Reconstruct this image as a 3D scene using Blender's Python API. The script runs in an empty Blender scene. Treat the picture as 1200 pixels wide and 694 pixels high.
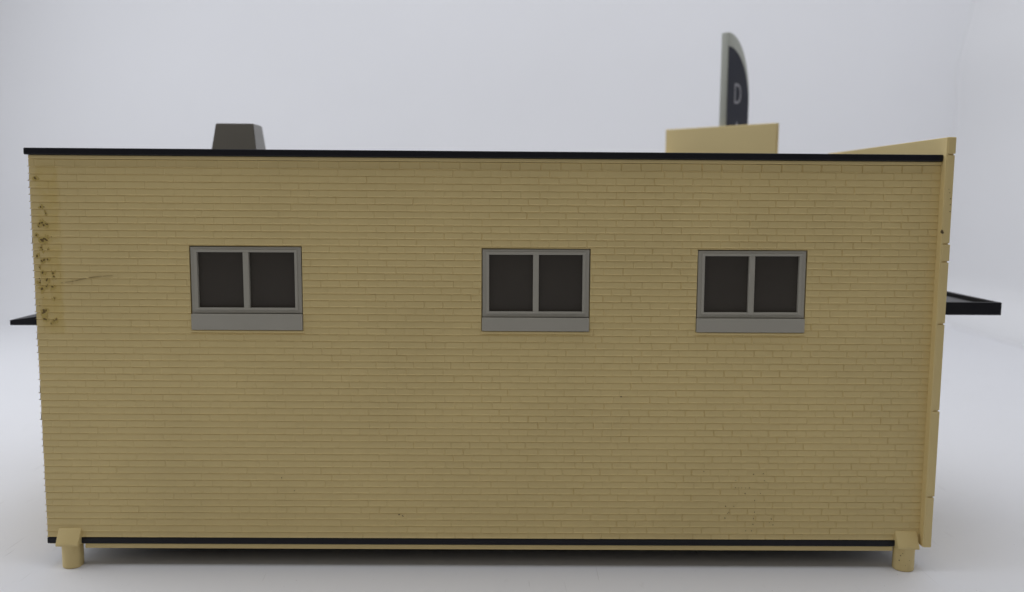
import bpy, bmesh, math, random
from mathutils import Vector, Matrix, noise

random.seed(11)
S = 0.01                      # the script is laid out in centimetres
C = bpy.context.scene.collection

# ------------------------------------------------------------------ helpers
def link_mesh(name, bm, mats, parent=None, smooth=None):
    me = bpy.data.meshes.new(name)
    bmesh.ops.scale(bm, vec=(S, S, S), verts=bm.verts)
    bmesh.ops.recalc_face_normals(bm, faces=bm.faces)
    bm.to_mesh(me); bm.free()
    if smooth is not None:
        for p in me.polygons:
            p.use_smooth = True
        me.set_sharp_from_angle(angle=math.radians(smooth))
    for m in (mats if isinstance(mats, (list, tuple)) else [mats]):
        me.materials.append(m)
    o = bpy.data.objects.new(name, me)
    C.objects.link(o)
    if parent:
        o.parent = parent
    return o

def add_poly_prism(bm, pts, vec, bevel=0.0, seg=2):
    """closed polygon pts (3-D) extruded by vec, edges bevelled"""
    t = bmesh.new()
    vs = [t.verts.new(p) for p in pts]
    f = t.faces.new(vs)
    r = bmesh.ops.extrude_face_region(t, geom=[f])
    nv = [g for g in r['geom'] if isinstance(g, bmesh.types.BMVert)]
    bmesh.ops.translate(t, vec=vec, verts=nv)
    bmesh.ops.recalc_face_normals(t, faces=t.faces)
    if bevel:
        bmesh.ops.bevel(t, geom=list(t.edges), offset=bevel, segments=seg,
                        profile=0.5, affect='EDGES', clamp_overlap=True)
    me = bpy.data.meshes.new('tmp'); t.to_mesh(me); t.free()
    bm.from_mesh(me); bpy.data.meshes.remove(me)

def add_box(bm, x0, x1, y0, y1, z0, z1, bevel=0.01, seg=2):
    add_poly_prism(bm, [(x0, y0, z0), (x1, y0, z0), (x1, y1, z0), (x0, y1, z0)],
                   (0, 0, z1 - z0), bevel, seg)

def quad(bm, *p):
    bm.faces.new([bm.verts.new(v) for v in p])

# ------------------------------------------------------------------ materials
def new_mat(name):
    m = bpy.data.materials.new(name); m.use_nodes = True
    nt = m.node_tree
    return m, nt, nt.nodes['Principled BSDF']

def plastic(name, col, rough=0.5, var=0.06, bump=0.02, scale=900.0, spec=0.35, tint=None):
    m, nt, b = new_mat(name)
    tc = nt.nodes.new('ShaderNodeTexCoord')
    n1 = nt.nodes.new('ShaderNodeTexNoise'); n1.inputs['Scale'].default_value = 38
    n1.inputs['Detail'].default_value = 5
    nt.links.new(tc.outputs['Object'], n1.inputs['Vector'])
    mp = nt.nodes.new('ShaderNodeMapRange')
    mp.inputs['From Min'].default_value = 0.3; mp.inputs['From Max'].default_value = 0.7
    nt.links.new(n1.outputs['Fac'], mp.inputs['Value'])
    mx = nt.nodes.new('ShaderNodeMix'); mx.data_type = 'RGBA'
    c2 = tint or tuple(c * (1 - var) for c in col)
    mx.inputs['A'].default_value = (*[min(1, c * (1 + var)) for c in col], 1)
    mx.inputs['B'].default_value = (*c2, 1)
    nt.links.new(mp.outputs['Result'], mx.inputs['Factor'])
    nt.links.new(mx.outputs['Result'], b.inputs['Base Color'])
    b.inputs['Roughness'].default_value = rough
    b.inputs['Specular IOR Level'].default_value = spec
    n2 = nt.nodes.new('ShaderNodeTexNoise'); n2.inputs['Scale'].default_value = scale
    n2.inputs['Detail'].default_value = 3
    nt.links.new(tc.outputs['Object'], n2.inputs['Vector'])
    bp = nt.nodes.new('ShaderNodeBump'); bp.inputs['Strength'].default_value = bump * 10
    bp.inputs['Distance'].default_value = 0.00006
    nt.links.new(n2.outputs['Fac'], bp.inputs['Height'])
    nt.links.new(bp.outputs['Normal'], b.inputs['Normal'])
    return m, nt, b, mx, tc

CREAM = (0.70, 0.555, 0.262)
cream = plastic('cream_plastic', CREAM, 0.5, 0.03, 0.03)[0]

# brick wall: the same cream, with a yellow film of old glue along one corner
brick, nt, bsdf, mx, tc = plastic('cream_brick_plastic', CREAM, 0.52, 0.045, 0.04, 1100)
sep = nt.nodes.new('ShaderNodeSeparateXYZ'); nt.links.new(tc.outputs['Object'], sep.inputs[0])
def smooth_range(val, a, b_):
    r = nt.nodes.new('ShaderNodeMapRange'); r.interpolation_type = 'SMOOTHSTEP'
    r.inputs['From Min'].default_value = a; r.inputs['From Max'].default_value = b_
    nt.links.new(val, r.inputs['Value']); return r.outputs['Result']
def mul(a, b_):
    n = nt.nodes.new('ShaderNodeMath'); n.operation = 'MULTIPLY'
    nt.links.new(a, n.inputs[0])
    if isinstance(b_, float): n.inputs[1].default_value = b_
    else: nt.links.new(b_, n.inputs[1])
    return n.outputs[0]
nz = nt.nodes.new('ShaderNodeTexNoise'); nz.inputs['Scale'].default_value = 260
nz.inputs['Detail'].default_value = 4
nt.links.new(tc.outputs['Object'], nz.inputs['Vector'])
# wobbly right-hand edge of the film
ad = nt.nodes.new('ShaderNodeMath'); ad.operation = 'MULTIPLY_ADD'
nt.links.new(nz.outputs['Fac'], ad.inputs[0]); ad.inputs[1].default_value = 0.0035
nt.links.new(sep.outputs['X'], ad.inputs[2])
xr = smooth_range(ad.outputs[0], -0.0915, -0.0928)
xl = smooth_range(sep.outputs['X'], -0.0995, -0.0978)
zb = smooth_range(sep.outputs['Z'], 0.0520, 0.0535)
zt = smooth_range(sep.outputs['Z'], 0.0905, 0.0870)
nzm = smooth_range(nz.outputs['Fac'], 0.25, 0.6)
film = mul(mul(mul(mul(xr, xl), zb), zt), mul(nzm, 0.65))
m2 = nt.nodes.new('ShaderNodeMix'); m2.data_type = 'RGBA'
nt.links.new(film, m2.inputs['Factor'])
nt.links.new(mx.outputs['Result'], m2.inputs['A'])
m2.inputs['B'].default_value = (0.62, 0.46, 0.15, 1)
nt.links.new(m2.outputs['Result'], bsdf.inputs['Base Color'])

black = plastic('black_plastic', (0.010, 0.010, 0.014), 0.42, 0.15, 0.02, spec=0.25)[0]
tray_grey = plastic('dark_grey_plastic', (0.10, 0.10, 0.105), 0.5, 0.1, 0.02)[0]
vent_grey = plastic('vent_grey_plastic', (0.195, 0.18, 0.152), 0.28, 0.06, 0.02, spec=0.6)[0]
frame_grey = plastic('grey_window_plastic', (0.40, 0.38, 0.325), 0.45, 0.04, 0.02)[0]
pane_mat = plastic('dark_pane_plastic', (0.060, 0.052, 0.043), 0.38, 0.08, 0.02, spec=0.3)[0]
sign_grey = plastic('grey_sign_plastic', (0.40, 0.41, 0.36), 0.5, 0.04, 0.02)[0]
navy = plastic('navy_sign_print', (0.018, 0.020, 0.034), 0.4, 0.08, 0.01, spec=0.2)[0]
letter_mat = plastic('pale_print', (0.30, 0.30, 0.33), 0.5, 0.05, 0.01)[0]
glue = plastic('dried_glue', (0.20, 0.135, 0.045), 0.4, 0.4, 0.02)[0]
amber = plastic('amber_glue_film', (0.55, 0.41, 0.13), 0.4, 0.15, 0.02)[0]
scratch_mat = plastic('scratch_line', (0.42, 0.315, 0.15), 0.6, 0.3, 0.02)[0]
dirt = plastic('brown_dirt', (0.16, 0.11, 0.055), 0.7, 0.3, 0.02)[0]

# ------------------------------------------------------------------ the model building
root = bpy.data.objects.new('model_building', None)
C.objects.link(root)
root['label'] = 'cream brick model building with three grey windows, black roof edge and small feet'
root['category'] = 'model building'

DEPTH = 9.9
WX0, WX1 = -10.0, 9.55
ZB, ZT = 0.67, 9.03

# windows: (x0, x1, z0, z1) of the opening, sill z0, tilt in degrees
WIN = [(-6.63, -4.235, 5.735, 7.185, 5.375, -0.15),
       (-0.315, 2.012, 5.690, 7.172, 5.385, -0.2),
       (4.375, 6.728, 5.700, 7.172, 5.385, -0.25)]
HOLE = [(w[0] - .018, w[1] + .018, w[4] - .005, w[3] + .018) for w in WIN]

G = 0.0095                       # groove depth
def rows():
    z = ZT; out = []; h = 0.168
    while z - h > ZB + 0.02:
        out.append((z - h, z)); z -= h; h = 0.1493
    out.append((ZB, z))
    return out

def brick_face(bm, x0, x1, mapf, holes=(), fade=True, seed=3, first=0.0):
    """courses of bricks as a modelled relief; mapf(x, depth, z) -> 3-D"""
    rnd = random.Random(seed)
    bw = 0.412
    for ri, (z0, z1) in enumerate(rows()):
        w = 0.432 if ri == 0 else bw
        off = first + (0.5 * w if ri % 2 else 0.0) + rnd.uniform(-.04, .04)
        joints = []; x = x1 - off
        if off < .05: x -= w
        while x > x0 + .06:
            joints.append(x + rnd.uniform(-.012, .012)); x -= w
        joints = joints[::-1]
        # columns: (x, brick index or None)
        cols = []; edges = [x0] + joints + [x1]
        for i in range(len(edges) - 1):
            a, b = edges[i], edges[i + 1]
            u = (a + b) / 2
            t = (u - x0) / (x1 - x0)
            face = rnd.gauss(0, .0013)
            tilt = rnd.gauss(0, .0010)
            la = .009 if i else 0.0; lb = .009 if i < len(edges) - 2 else 0.0
            if i: cols.append((a - .0001 + la * .4, 'j', t))
            cols.append((a + la + .010, face - tilt, t))
            cols.append((b - lb - .010, face + tilt, t))
            if i < len(edges) - 2: cols.append((b - lb * .4, 'j', t))
        cols[0] = (x0, cols[0][1], 0.0); cols[-1] = (x1, cols[-1][1], 1.0)
        # joint depth
        prof = []
        eb = .018 + rnd.uniform(-.002, .002); et = .009
        for (x, k, t) in cols:
            f = max(0.0, min(1.0, (t - .25) / .55)) if fade else 1.0
            wob = noise.noise(Vector((x * 3.1, z0 * 4.7, 1.3)))
            dj = (.0055 + .0060 * f) * (0.8 + 1.1 * wob)
            if ri == 0: dj = .006 + .014 * f
            y = dj if k == 'j' else k
            wav = .0007 * noise.noise(Vector((x * 1.3, z0 * 2, 7.7)))
            y += wav
            wz = .0015 * noise.noise(Vector((x * 2.3, z0 * 31, 2.7)))
            lip = (.0105 + .003 * wob) * (0.55 if k == 'j' else 1.0)
            prof.append((x, [(z0, G), (z0 + .008, y - lip), (z0 + .013, y - lip), (z0 + .012 + eb + wz, y),
                             (z1 - et + wz, y + .001), (z1, G)]))
        # insert hole columns
        for h in holes:
            if h[2] < z1 and h[3] > z0:
                for hx in (h[0], h[1]):
                    for i in range(len(prof) - 1):
                        if prof[i][0] < hx - 1e-6 and prof[i + 1][0] > hx + 1e-6:
                            t = (hx - prof[i][0]) / (prof[i + 1][0] - prof[i][0])
                            p = [(p0[0] * (1 - t) + p1[0] * t, p0[1] * (1 - t) + p1[1] * t)
                                 for p0, p1 in zip(prof[i][1], prof[i + 1][1])]
                            prof.insert(i + 1, (hx, p)); break
        vcache = {}
        def V(x, y, z):
            key = (round(x, 5), round(y, 5), round(z, 5))
            if key not in vcache: vcache[key] = bm.verts.new(mapf(x, y, z))
            return vcache[key]
        for i in range(len(prof) - 1):
            xa, pa = prof[i]; xb, pb = prof[i + 1]
            xm = (xa + xb) / 2
            cuts = [h for h in holes if h[0] - 1e-6 < xm < h[1] + 1e-6 and h[2] < z1 and h[3] > z0]
            for k in range(len(pa) - 1):
                if not cuts:
                    qs = [(0.0, 1.0)]
                else:
                    h = cuts[0]
                    za, zc = pa[k][0], pa[k + 1][0]
                    lo = (h[2] - za) / (zc - za); hi = (h[3] - za) / (zc - za)
                    qs = []
                    if lo > 0: qs.append((0.0, min(1, lo)))
                    if hi < 1: qs.append((max(0, hi), 1.0))
                for (s, e) in qs:
                    if e - s < 1e-4: continue
                    L = lambda p, t: (p[k][0] * (1 - t) + p[k + 1][0] * t, p[k][1] * (1 - t) + p[k + 1][1] * t)
                    a0, a1, b0, b1 = L(pa, s), L(pa, e), L(pb, s), L(pb, e)
                    vs = [V(xa, a0[1], a0[0]), V(xb, b0[1], b0[0]), V(xb, b1[1], b1[0]), V(xa, a1[1], a1[0])]
                    if len(set(vs)) == 4: bm.faces.new(vs)

# front brick wall
bm = bmesh.new()
brick_face(bm, WX0, WX1, lambda x, y, z: (x + (.034 if x < WX0 + 1e-4 and y > G - 1e-4 else 0), y, z), HOLE)
for (hx0, hx1, hz0, hz1) in HOLE:                      # reveals of the openings
    a, b = 0.006, 0.30
    quad(bm, (hx0, a, hz0), (hx0, a, hz1), (hx0, b, hz1), (hx0, b, hz0))
    quad(bm, (hx1, a, hz0), (hx1, b, hz0), (hx1, b, hz1), (hx1, a, hz1))
    quad(bm, (hx0, a, hz1), (hx1, a, hz1), (hx1, b, hz1), (hx0, b, hz1))
    quad(bm, (hx0, a, hz0), (hx0, b, hz0), (hx1, b, hz0), (hx1, a, hz0))
    quad(bm, (hx0, b, hz0), (hx1, b, hz0), (hx1, b, hz1), (hx0, b, hz1))
for w_ in WIN: add_box(bm, w_[0] - .03, w_[1] + .04, -.032, .05, w_[4] - .060, w_[4] - .010, .018)
# plain ledge above the top course and the return at the foot
add_box(bm, WX0 + .01, WX1, -.03, .12, ZT + .006, ZT + .085, .016)
add_box(bm, WX0 + .03, WX1 - .01, .02, .12, ZB - .16, ZB + .005, 0)
wall = link_mesh('brick_wall', bm, brick, root)

# left side wall, same courses turned round the corner
bm = bmesh.new()
brick_face(bm, 0.0, DEPTH, lambda x, y, z: (WX0 + y * 3.0, x, z), (), False, 8, .2)
add_box(bm, WX0 - .012, WX0 + .12, .01, DEPTH, ZT - .002, ZT + .083, .012)
add_box(bm, WX0 + .03, WX0 + .12, .13, DEPTH - .1, ZB - .16, ZB + .004, 0)
link_mesh('brick_wall', bm, brick, root)

# far wall and the diagonal entrance wall with the raised panel that carries the sign
bm = bmesh.new()
add_box(bm, WX0 + .03, 5.30, DEPTH - .25, DEPTH, .52, 9.6, .01)
link_mesh('front_wall', bm, cream, root)
A = Vector((5.376, 10.0, 0)); B = Vector((8.13, 7.1, 0))
d = (B - A).normalized(); n_out = Vector((-d.y, d.x, 0))          # towards far right
if n_out.x < 0: n_out = -n_out
bm = bmesh.new()
E1 = Vector((9.50, A.y - (9.50 - A.x) * (A.y - B.y) / (B.x - A.x), 0))
def slab_line(bm, P, Q, th, z0, z1, bev):
    pts = [P, Q, Q + n_out * th, P + n_out * th]
    add_poly_prism(bm, [(p.x, p.y, z0) for p in pts], (0, 0, z1 - z0), bev)
slab_line(bm, A + d * .01, E1, .22, .52, 9.45, .01)
link_mesh('entrance_wall', bm, cream, root)
bm = bmesh.new()
slab_line(bm, A, B, .12, 9.455, 10.52, .025)
link_mesh('raised_panel', bm, cream, root)

# right facade slab, jointed blocks on a plain core
bm = bmesh.new()
add_box(bm, 9.553, 9.718, -.165, 6.82, .60, 9.60, .012)
zs = [.577, 1.739, 3.691, 5.619, 6.974, 7.36, 9.263, 9.632]
offs = [-.004, .006, -.002, .0, .010, -.006, .004]
for i in range(len(zs) - 1):
    a, b = zs[i], zs[i + 1]
    lo = .003 if i == 0 else .014; hi = .003 if i == len(zs) - 2 else .014
    add_box(bm, 9.572, 9.738 + offs[i], -.20 + random.uniform(-.004, .004), 6.80, a + lo, b - hi, .016, 2)
# plain inner lining carried up as the parapet
add_box(bm, 9.545, 9.60, -.192, 6.79, .585, 9.622, .012)
facade = link_mesh('facade_panel', bm, cream, root)

# roof slab
bm = bmesh.new()
def prism_xy(bm, pts, z0, z1, bev, seg=2):
    add_poly_prism(bm, [(x, y, z0) for x, y in pts], (0, 0, z1 - z0), bev, seg)
prism_xy(bm, [(-10.055, -.09), (9.54, -.09), (9.54, 5.35), (5.2, 9.6), (-10.055, 9.6)], 9.118, 9.262, .022)
ro = link_mesh('roof', bm, black, root)

# black skirting sheet and cream bottom plate
bm = bmesh.new()
prism_xy(bm, [(-10.01, -.022), (9.50, -.022), (9.50, 5.4), (5.2, 9.7), (-10.01, 9.7)], .528, .664, .015)
link_mesh('base_plate', bm, black, root)
bm = bmesh.new()
add_box(bm, -9.18, 8.96, .0, .14, .415, .524, .012)
add_box(bm, -9.18, -9.06, .145, 9.2, .415, .524, .012)
link_mesh('bottom_rim', bm, cream, root)

# feet
def foot(cx, plate0, plate1, r, y0, sgn):
    bm = bmesh.new()
    if sgn < 0:
        pr = [(.015, .885), (-.02, .885), (-.205, .575), (-.205, .525), (.015, .525)]
        add_poly_prism(bm, [(plate0, y, z) for y, z in pr], (plate1 - plate0, 0, 0), .014, 2)
    n = 40; t = bmesh.new()
    bmesh.ops.create_cone(t, cap_ends=True, segments=n, radius1=r, radius2=r * 1.02, depth=.62,
                          matrix=Matrix.Translation((cx, y0, .31)))
    bmesh.ops.bevel(t, geom=[e for e in t.edges if abs(e.verts[0].co.z - e.verts[1].co.z) < 1e-4],
                    offset=.018, segments=2, affect='EDGES')
    for v in t.verts:                                 # one worn flat, as moulded
        if v.co.x > cx + r * .86: v.co.x = cx + r * .86
    me = bpy.data.meshes.new('t'); t.to_mesh(me); t.free(); bm.from_mesh(me); bpy.data.meshes.remove(me)
    return link_mesh('foot', bm, cream, root, 40)
foot(-9.475, -9.743, -9.246, .222, .035, -1)
foot_b = foot(9.235, 8.995, 9.478, .232, .035, -1)
foot(-9.47, 0, 0, .22, 9.3, 1)
foot(3.9, 0, 0, .22, 9.3, 1)

# roof vent
bm = bmesh.new()
Yv = 4.0
t = bmesh.new()
b0 = [(-7.425, Yv - .05), (-6.222, Yv - .05), (-6.222, Yv + .98), (-7.425, Yv + .98)]
t0 = [(-7.287, Yv + .03), (-6.322, Yv + .03), (-6.322, Yv + .86), (-7.287, Yv + .86)]
vb = [t.verts.new((x, y, 9.266)) for x, y in b0]; vt = [t.verts.new((x, y, 10.128)) for x, y in t0]
t.faces.new(vb[::-1]); t.faces.new(vt)
for i in range(4): t.faces.new([vb[i], vb[(i + 1) % 4], vt[(i + 1) % 4], vt[i]])
bmesh.ops.recalc_face_normals(t, faces=t.faces)
bmesh.ops.bevel(t, geom=list(t.edges), offset=.018, segments=2, affect='EDGES')
me = bpy.data.meshes.new('t'); t.to_mesh(me); t.free(); bm.from_mesh(me); bpy.data.meshes.remove(me)
add_box(bm, -7.50, -6.15, Yv - .12, Yv + 1.05, 9.264, 9.30, .01)
link_mesh('roof_vent', bm, vent_grey, root)

# canopies
Yc = 2.0
bm = bmesh.new()
x0, x1 = 9.745, 12.20; y0, y1 = Yc, 5.3; z0, z1 = 5.535, 5.848; r = .10
add_box(bm, x0, x1, y0, y0 + r, z0, z1, .014)
add_box(bm, x1 - r, x1 - .001, y0 + r + .001, y1 - r - .001, z0 + .001, z1 - .001, .014)
add_box(bm, x0, x1, y1 - r, y1, z0, z1, .014)
add_box(bm, x0 + .004, x1 - r - .001, y0 + r + .001, y1 - r - .001, z0 + .02, z0 + .06, 0)
cn = link_mesh('canopy', bm, black, root)
cn['label'] = 'tray shaped black canopy with raised rim'
bm = bmesh.new()
add_box(bm, x0 + .006, x1 - r - .004, y0 + r + .004, y1 - r - .004, z0 + .062, z0 + .20, .004)
link_mesh('canopy_deck', bm, tray_grey, cn)
bm = bmesh.new()
add_poly_prism(bm, [(-11.705, Yc, 5.148), (-11.705, Yc, 5.272), (-9.93, Yc, 5.52), (-9.93, Yc, 5.155)],
               (0, 5.5, 0), .014)
cn = link_mesh('canopy', bm, black, root)
cn['label'] = 'thin wedge shaped black canopy'

# fin sign on the raised panel, at right angles to it
M = (A + B) / 2
def fin(u, z, w=0.0):                # u along the fin outwards, w across it (towards the camera side)
    p = SIGN0 + n_out * u + d * w
    return (p.x, p.y, z)
SIGN0 = M + n_out * .16 + d * .02
TH = .24
def fin_outline(u0, u1, zbot, zside, ztop, n=18, flat=.12, pw=1.0):
    pts = [(u0, zbot), (u1, zbot)]
    for i in range(n + 1):
        a = i / n * math.pi / 2
        pts.append((u0 + flat + (u1 - u0 - flat) * math.cos(a) ** pw, zside + (ztop - zside) * math.sin(a)))
    pts.append((u0, ztop))
    return pts
bm = bmesh.new()
add_poly_prism(bm, [fin(u, z, -TH / 2) for u, z in fin_outline(0, 1.31, 9.0, 11.35, 13.36)],
               d * TH, .02, 2)
sign = link_mesh('sign', bm, sign_grey, root, 35)
sign['label'] = 'fin shaped grey sign with navy face and letter D'
bm = bmesh.new()
add_poly_prism(bm, [fin(u, z, TH / 2 - .004) for u, z in fin_outline(.035, 1.27, 9.05, 11.2, 12.95, flat=.03)],
               d * .012, 0)
panel = link_mesh('sign_panel', bm, navy, sign)

def letter(ch, u, z, h, w):
    cu = bpy.data.curves.new('txt', 'FONT'); cu.body = ch; cu.size = 1.0
    cu.align_x = 'CENTER'; cu.extrude = 0.004; cu.offset = 0.0
    tmp = bpy.data.objects.new('txt', cu); C.objects.link(tmp)
    dg = bpy.context.evaluated_depsgraph_get()
    me = bpy.data.meshes.new_from_object(tmp.evaluated_get(dg))
    bpy.data.objects.remove(tmp); bpy.data.curves.remove(cu)
    xs = [v.co.x for v in me.vertices]; ys = [v.co.y for v in me.vertices]
    bm = bmesh.new(); bm.from_mesh(me); bpy.data.meshes.remove(me)
    for v in bm.verts:
        lx = (v.co.x - (min(xs) + max(xs)) / 2) / (max(xs) - min(xs)) * w
        lz = (v.co.y - min(ys)) / (max(ys) - min(ys)) * h
        v.co = fin(u + lx, z + lz, TH / 2 + .011 + v.co.z)
    link_mesh('letter', bm, letter_mat, sign)
letter('D', .62, 11.25, .62, .38)
letter('A', .62, 9.99, .70, .52)

# windows
def window(w):
    x0, x1, z0, z1, zs, tilt = w
    cx, cz = (x0 + x1) / 2, (z0 + z1) / 2
    rot = Matrix.Translation((cx, 0, cz)) @ Matrix.Rotation(math.radians(tilt), 4, 'Y') @ Matrix.Translation((-cx, 0, -cz))
    def ring(bm, a0, a1, b0, b1, wl, wt, wb, y0, y1, bev):
        add_box(bm, a0, a1, y0, y1, b1 - wt, b1, bev); add_box(bm, a0, a1, y0, y1, b0, b0 + wb, bev)
        add_box(bm, a0 + .001, a0 + wl, y0 + .001, y1, b0 + wb - bev, b1 - wt + bev, bev)
        add_box(bm, a1 - wl, a1 - .001, y0 + .001, y1, b0 + wb - bev, b1 - wt + bev, bev)
    bm = bmesh.new()
    ring(bm, x0, x1, z0, z1, .13, .10, .11, .014, .16, .010)               # flange
    ring(bm, x0 + .085, x1 - .085, z0 + .075, z1 - .062, .062, .055, .045, -.012, .15, .010)   # raised lip
    bmesh.ops.transform(bm, matrix=rot, verts=bm.verts)
    fr = link_mesh('window', bm, frame_grey, root)
    ix0, ix1, iz0, iz1 = x0 + .147, x1 - .147, z0 + .118, z1 - .115
    bm = bmesh.new()
    add_box(bm, cx - .063, cx + .063, -.008, .15, iz0 - .004, iz1 + .004, .012)
    bmesh.ops.transform(bm, matrix=rot, verts=bm.verts)
    link_mesh('mullion', bm, frame_grey, fr)
    for a, b in ((ix0 - .01, cx - .066), (cx + .066, ix1 + .01)):
        bm = bmesh.new()
        add_box(bm, a, b, .085 + random.uniform(0, .006), .14, iz0 - .01, iz1 + .01, .004)
        bmesh.ops.transform(bm, matrix=rot, verts=bm.verts)
        link_mesh('pane', bm, pane_mat, fr)
    bm = bmesh.new()
    add_box(bm, x0 - .006, x1 + .008, -.045, .16, zs, z0 - .010, .014)
    bmesh.ops.transform(bm, matrix=Matrix.Translation((cx, 0, cz)) @ Matrix.Rotation(math.radians(tilt * .3), 4, 'Y') @ Matrix.Translation((-cx, 0, -cz)), verts=bm.verts)
    link_mesh('sill', bm, frame_grey, fr)
for w in WIN: window(w)

# ------------------------------------------------------------------ camera (solved from the photograph)
CAM = Vector((0.15492, -19.17287, 8.27751)); YAW, PIT, ROL, FPX = 0.00921018, -0.11034281, 0.00730662, 1038.27
fw = Vector((math.sin(YAW) * math.cos(PIT), math.cos(YAW) * math.cos(PIT), math.sin(PIT)))
rt = Vector((math.cos(YAW), -math.sin(YAW), 0)); up = rt.cross(fw)
c, s = math.cos(ROL), math.sin(ROL)
rt, up = rt * c + up * s, up * c - rt * s
cd = bpy.data.cameras.new('camera'); cam = bpy.data.objects.new('camera', cd); C.objects.link(cam)
cam.matrix_world = Matrix(((rt.x, up.x, -fw.x, CAM.x * S), (rt.y, up.y, -fw.y, CAM.y * S),
                           (rt.z, up.z, -fw.z, CAM.z * S), (0, 0, 0, 1)))
cd.sensor_width = 36; cd.lens = FPX / 1200 * 36
cd.clip_start = .01; cd.clip_end = 20
cd.dof.use_dof = True; cd.dof.focus_distance = 0.192; cd.dof.aperture_fstop = 13.5
bpy.context.scene.camera = cam

# ------------------------------------------------------------------ marks on the wall
def on_wall(px, py, y=0.0):
    v = fw + rt * ((px - 600) / FPX) - up * ((py - 347) / FPX)
    t = (y - CAM.y) / v.y
    return CAM + v * t
def blob(bm, x, z, r, y=-.011, th=.003):
    n = random.randint(8, 11); k = random.uniform(.6, 1.5); a0 = random.uniform(0, 6)
    ring = [];
    for i in range(n):
        a = i / n * 2 * math.pi
        q = r * random.uniform(.6, 1.25)
        dx, dz = q * math.cos(a) * k, q * math.sin(a) / k
        ring.append((x + dx * math.cos(a0) - dz * math.sin(a0), z + dx * math.sin(a0) + dz * math.cos(a0)))
    top = bm.verts.new((x, y - th, z))
    mid = [bm.verts.new((x + (px - x) * .7, y - th * .8, z + (pz - z) * .7)) for px, pz in ring]
    low = [bm.verts.new((px, y + .020, pz)) for px, pz in ring]
    for i in range(n):
        j = (i + 1) % n
        bm.faces.new([top, mid[i], mid[j]]); bm.faces.new([mid[i], low[i], low[j], mid[j]])
SPOTS = [(40, 65, 2.4), (62, 183, 1.6), (82, 208, 1.1), (58, 250, 2), (68, 246, 2.2), (74, 256, 2), (86, 253, 2.0), (54, 262, 1.3), (45, 298, 1.8),
                  (66, 316, 2.6), (74, 312, 2.4), (82, 314, 2.4), (70, 321, 2.0), (64, 348, 1.5), (70, 356, 1.3), (92, 355, 1.2), (48, 382, 2.0), (66, 402, 1.8), (76, 398, 1.8),
                  (90, 396, 1.8), (58, 428, 1.1), (70, 450, 1.9), (88, 478, 2.1), (112, 452, 1.4), (116, 466, 1.6), (57, 490, 1.4), (68, 515, 2.4),
                  (86, 506, 1.6), (90, 500, 1.1), (110, 507, 2.0), (118, 553, 1.4), (76, 607, 3.0), (84, 603, 2.0), (70, 614, 1.7), (78, 637, 2.6), (86, 641, 1.4), (125, 641, 2.0), (117, 645, 1.5), (105, 656, 1.4)]
bm = bmesh.new()
for (u, v, r) in SPOTS:
    p = on_wall(30 + u / 3.47, 190 + v / 3.47); blob(bm, p.x, p.z, r * .0165, -.0125, .003)
for _ in range(10):
    p = on_wall(random.gauss(52, 6), random.uniform(225, 380)); blob(bm, p.x, p.z, random.uniform(.006, .013), -.012)
link_mesh('glue_residue', bm, glue, wall)
bm = bmesh.new()
for (u, v, r) in SPOTS:
    for k in range(2):
        p = on_wall(30 + u / 3.47 + random.gauss(0, 1), 190 + v / 3.47 + random.gauss(0, 1)); blob(bm, p.x, p.z, r * .030, -.0100, .002)
link_mesh('glue_film', bm, amber, wall)
bm = bmesh.new()
for (u, v, r) in [(360, 243, 2.2), (410, 240, 2.2), (415, 275, 2.4), (270, 275, 2), (268, 310, 2), (285, 311, 1.6), (300, 311, 1.6), (320, 312, 1.6), (340, 312, 2), (317, 340, 3),
                  (395, 340, 2.4), (365, 375, 2.6), (218, 405, 2.4), (260, 405, 2), (235, 437, 2.2), (228, 441, 2), (215, 465, 3), (365, 435, 2.6), (360, 468, 2.6),
                  (357, 497, 3), (350, 530, 2.4), (450, 470, 2.4), (458, 500, 2.6), (320, 530, 1.8), (108, 228, 2.2), (440, 488, 1.4)]:
    p = on_wall(800 + u / 4.34, 500 + v / 4.34); blob(bm, p.x, p.z, r * .0052)
link_mesh('dirt_marks', bm, dirt, wall)
for (px, py, r) in [(468, 603, .022), (472, 604.5, .02), (728, 465, .016), (330, 560, .012), (1113, 228, .0), (345, 575, .01)]:
    if r:
        p = on_wall(px, py); bm = bmesh.new(); blob(bm, p.x, p.z, r)
        link_mesh('dirt_spot', bm, dirt, wall)
bm = bmesh.new()
pts = [(72, 331.5), (80, 330.5), (88, 329.4), (95, 327.6), (103, 325.6), (110, 324.6), (118, 323.8), (126, 323.4), (134, 323.0)]
for (a, b) in zip(pts[:-1], pts[1:]):                  # the long scratch
    for k in range(5):
        if random.random() < .22: continue
        t = (k + .5) / 5
        p = on_wall(a[0] + (b[0] - a[0]) * t, a[1] + (b[1] - a[1]) * t)
        q = .0075 * (1 - .5 * pts.index(a) / 9)
        add_box(bm, p.x - .017, p.x + .017, -.013, .012, p.z - q / 2, p.z + q / 2, 0)
link_mesh('scratch', bm, scratch_mat, wall)
for (px, py, r) in [(1104, 271, .035), (1104.8, 273, .028), (1113, 226, .012), (1114, 233, .015), (1113.6, 240, .013), (1113.4, 248, .015), (1112, 222, .01)]:
    p = on_wall(px, py, -.2); bm = bmesh.new(); blob(bm, p.x, p.z, r, -.206, .004)
    link_mesh('dirt_spot', bm, dirt, facade)
for (px, py, r) in [(1055.5, 651.5, .018), (1054, 657, .022), (1066, 657, .012), (1061, 663, .01), (1058, 649, .01)]:
    p = on_wall(px, py, -.2); bm = bmesh.new(); blob(bm, p.x, p.z, r * .6, -.2, .004)
    link_mesh('dirt_spot', bm, dirt, foot_b)

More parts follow.
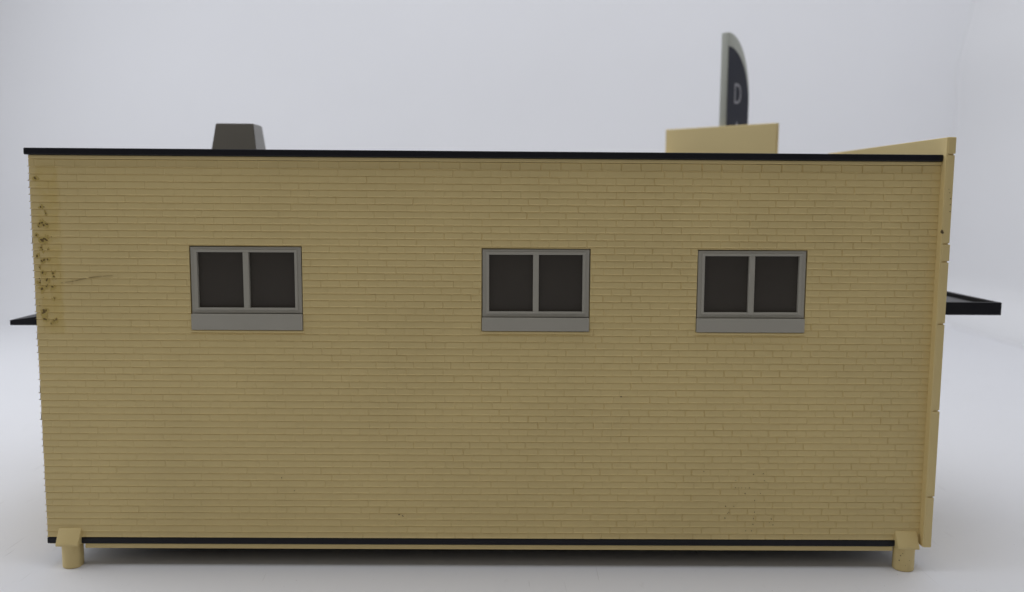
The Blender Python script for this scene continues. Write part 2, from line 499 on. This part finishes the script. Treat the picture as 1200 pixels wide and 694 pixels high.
# ------------------------------------------------------------------ light tent: floor sweep, side cloth
def white(name, col, bump=.25):
    m, nt, b = new_mat(name)
    tc = nt.nodes.new('ShaderNodeTexCoord')
    n1 = nt.nodes.new('ShaderNodeTexNoise'); n1.inputs['Scale'].default_value = 9; n1.inputs['Detail'].default_value = 6
    nt.links.new(tc.outputs['Object'], n1.inputs['Vector'])
    mx = nt.nodes.new('ShaderNodeMix'); mx.data_type = 'RGBA'
    mx.inputs['A'].default_value = (*col, 1); mx.inputs['B'].default_value = (*[k * .94 for k in col], 1)
    nt.links.new(n1.outputs['Fac'], mx.inputs['Factor'])
    # fine grey scuffs and dust
    vo = nt.nodes.new('ShaderNodeTexNoise'); vo.inputs['Scale'].default_value = 420; vo.inputs['Detail'].default_value = 2
    mpg = nt.nodes.new('ShaderNodeMapping'); mpg.inputs['Scale'].default_value = (1, .35, 1); mpg.inputs['Rotation'].default_value = (0, 0, .6)
    nt.links.new(tc.outputs['Object'], mpg.inputs['Vector']); nt.links.new(mpg.outputs['Vector'], vo.inputs['Vector'])
    rg = nt.nodes.new('ShaderNodeMapRange'); rg.inputs['From Min'].default_value = .66; rg.inputs['From Max'].default_value = .80
    rg.inputs['To Max'].default_value = .12
    nt.links.new(vo.outputs['Fac'], rg.inputs['Value'])
    sp = nt.nodes.new('ShaderNodeSeparateXYZ'); nt.links.new(tc.outputs['Object'], sp.inputs[0])
    fz = nt.nodes.new('ShaderNodeMapRange'); fz.inputs['From Min'].default_value = .004; fz.inputs['From Max'].default_value = 0
    nt.links.new(sp.outputs['Z'], fz.inputs['Value'])
    ml = nt.nodes.new('ShaderNodeMath'); ml.operation = 'MULTIPLY'
    nt.links.new(rg.outputs['Result'], ml.inputs[0]); nt.links.new(fz.outputs['Result'], ml.inputs[1])
    m2 = nt.nodes.new('ShaderNodeMix'); m2.data_type = 'RGBA'
    nt.links.new(ml.outputs[0], m2.inputs['Factor']); nt.links.new(mx.outputs['Result'], m2.inputs['A'])
    m2.inputs['B'].default_value = (.42, .40, .39, 1)
    nt.links.new(m2.outputs['Result'], b.inputs['Base Color'])
    n5 = nt.nodes.new('ShaderNodeTexNoise'); n5.inputs['Scale'].default_value = 1500; n5.inputs['Detail'].default_value = 1
    nt.links.new(tc.outputs['Object'], n5.inputs['Vector'])
    r5 = nt.nodes.new('ShaderNodeMapRange'); r5.inputs['From Min'].default_value = .79; r5.inputs['From Max'].default_value = .84
    nt.links.new(n5.outputs['Fac'], r5.inputs['Value'])
    m5 = nt.nodes.new('ShaderNodeMath'); m5.operation = 'MULTIPLY'
    nt.links.new(r5.outputs['Result'], m5.inputs[0]); nt.links.new(fz.outputs['Result'], m5.inputs[1])
    # hairline scuffs: stretched, thresholded noise
    mp6 = nt.nodes.new('ShaderNodeMapping'); mp6.inputs['Scale'].default_value = (900, 45, 900); mp6.inputs['Rotation'].default_value = (0, 0, -.55)
    nt.links.new(tc.outputs['Object'], mp6.inputs['Vector'])
    n6 = nt.nodes.new('ShaderNodeTexNoise'); n6.inputs['Scale'].default_value = 1; n6.inputs['Detail'].default_value = 1; n6.inputs['Distortion'].default_value = .3
    nt.links.new(mp6.outputs['Vector'], n6.inputs['Vector'])
    r6 = nt.nodes.new('ShaderNodeMapRange'); r6.inputs['From Min'].default_value = .74; r6.inputs['From Max'].default_value = .82; r6.inputs['To Max'].default_value = .4
    nt.links.new(n6.outputs['Fac'], r6.inputs['Value'])
    m6 = nt.nodes.new('ShaderNodeMath'); m6.operation = 'MULTIPLY_ADD'; m6.use_clamp = True
    nt.links.new(r6.outputs['Result'], m6.inputs[0]); nt.links.new(fz.outputs['Result'], m6.inputs[1]); nt.links.new(m5.outputs[0], m6.inputs[2])
    m7 = nt.nodes.new('ShaderNodeMix'); m7.data_type = 'RGBA'
    nt.links.new(m6.outputs[0], m7.inputs['Factor']); nt.links.new(m2.outputs['Result'], m7.inputs['A'])
    m7.inputs['B'].default_value = (.30, .28, .27, 1)
    nt.links.new(m7.outputs['Result'], b.inputs['Base Color'])
    b.inputs['Roughness'].default_value = .55; b.inputs['Specular IOR Level'].default_value = .25
    bp = nt.nodes.new('ShaderNodeBump'); bp.inputs['Strength'].default_value = bump; bp.inputs['Distance'].default_value = .0004
    n3 = nt.nodes.new('ShaderNodeTexNoise'); n3.inputs['Scale'].default_value = 60; n3.inputs['Detail'].default_value = 5
    nt.links.new(tc.outputs['Object'], n3.inputs['Vector']); nt.links.new(n3.outputs['Fac'], bp.inputs['Height'])
    nt.links.new(bp.outputs['Normal'], b.inputs['Normal'])
    return m
sheet = white('white_backdrop_sheet', (.80, .802, .824))
cloth = white('white_side_cloth', (.82, .82, .83), .1)

bm = bmesh.new()
YB, RAD = 44.0, 6.0
path = [(-24 + i * 2.0, 0.0) for i in range(int((YB - RAD + 24) / 2) + 1)]
for i in range(1, 15):
    a = i / 14 * math.pi / 2
    path.append((YB - RAD + RAD * math.sin(a), RAD - RAD * math.cos(a)))
path += [(YB, RAD + 1.5 * i) for i in range(1, 30)]
grid = []
for (y, z) in path:
    edge = 36.0
    row = []
    for i in range(25):
        x = -42 + (edge + 42) * i / 24
        bow = .5 * math.sin(x * .09 + 1) * min(1, z / 14) if z > 0 else 0
        row.append(bm.verts.new((x, y + bow, z)))
    grid.append(row)
for a, b in zip(grid[:-1], grid[1:]):
    for i in range(24): bm.faces.new([a[i], a[i + 1], b[i + 1], b[i]])
o = link_mesh('backdrop', bm, sheet, None, 60); o['kind'] = 'structure'
bm = bmesh.new()
def sst(t): t = max(0, min(1, t)); return t * t * (3 - 2 * t)
def side_x(y, z):
    x = 29.6 + 1.75 * sst(z / 3.0) + .45 * sst((z - 6) / 8) + .9 * sst((z - 17) / 6) - .12 * sst((z - 12) / 5)
    return x + (44 - y) * .02 + .10 * math.sin(y * .21 + z * .05)
zz = [-.2, .0, .4, .8, 1.2, 1.6, 2, 2.5, 3, 3.6] + [4.5 + .9 * i for i in range(60)]
yy = [45 - 1.4 * i for i in range(40)]
g = [[bm.verts.new((side_x(y, z), y, z)) for z in zz] for y in yy]
for a, b in zip(g[:-1], g[1:]):
    for i in range(len(zz) - 1): bm.faces.new([a[i], a[i + 1], b[i + 1], b[i]])
o = link_mesh('side_wall', bm, cloth, None, 60); o['kind'] = 'structure'
bm = bmesh.new()
add_box(bm, -60, 60, -40, 60, -1.2, -.3, 0)
o = link_mesh('floor', bm, sheet); o['kind'] = 'structure'

# ------------------------------------------------------------------ lamps
def area(name, loc, target, sx, sy, power, col=(1, 1, 1)):
    l = bpy.data.lights.new(name, 'AREA'); l.shape = 'RECTANGLE'; l.size = sx * S; l.size_y = sy * S
    l.energy = power; l.color = col
    o = bpy.data.objects.new(name, l); C.objects.link(o)
    o.location = Vector(loc) * S
    o.rotation_euler = (Vector(target) - Vector(loc)).to_track_quat('-Z', 'Y').to_euler()
    return o
area('overhead_lamp', (5, 6, 54), (5, 20, 0), 56, 46, 1.80, (.918, .945, 1.0))
area('side_lamp', (-40, 9, 25), (0, 9, 8), 40, 40, 1.0, (.918, .945, 1.0))

area('front_fill', (-4, -44, 36), (0, 0, 5), 70, 30, .235, (1.0, .93, .82))  # added warm fill from behind the camera, brightens the front wall

w = bpy.data.worlds.new('World'); bpy.context.scene.world = w; w.use_nodes = True
bg = w.node_tree.nodes['Background']; bg.inputs[0].default_value = (1.0, .96, .92, 1); bg.inputs[1].default_value = .065

sc = bpy.context.scene
sc.view_settings.view_transform = 'Standard'; sc.view_settings.look = 'None'
sc.view_settings.exposure = 0; sc.view_settings.gamma = 1
sc.cycles.max_bounces = 8
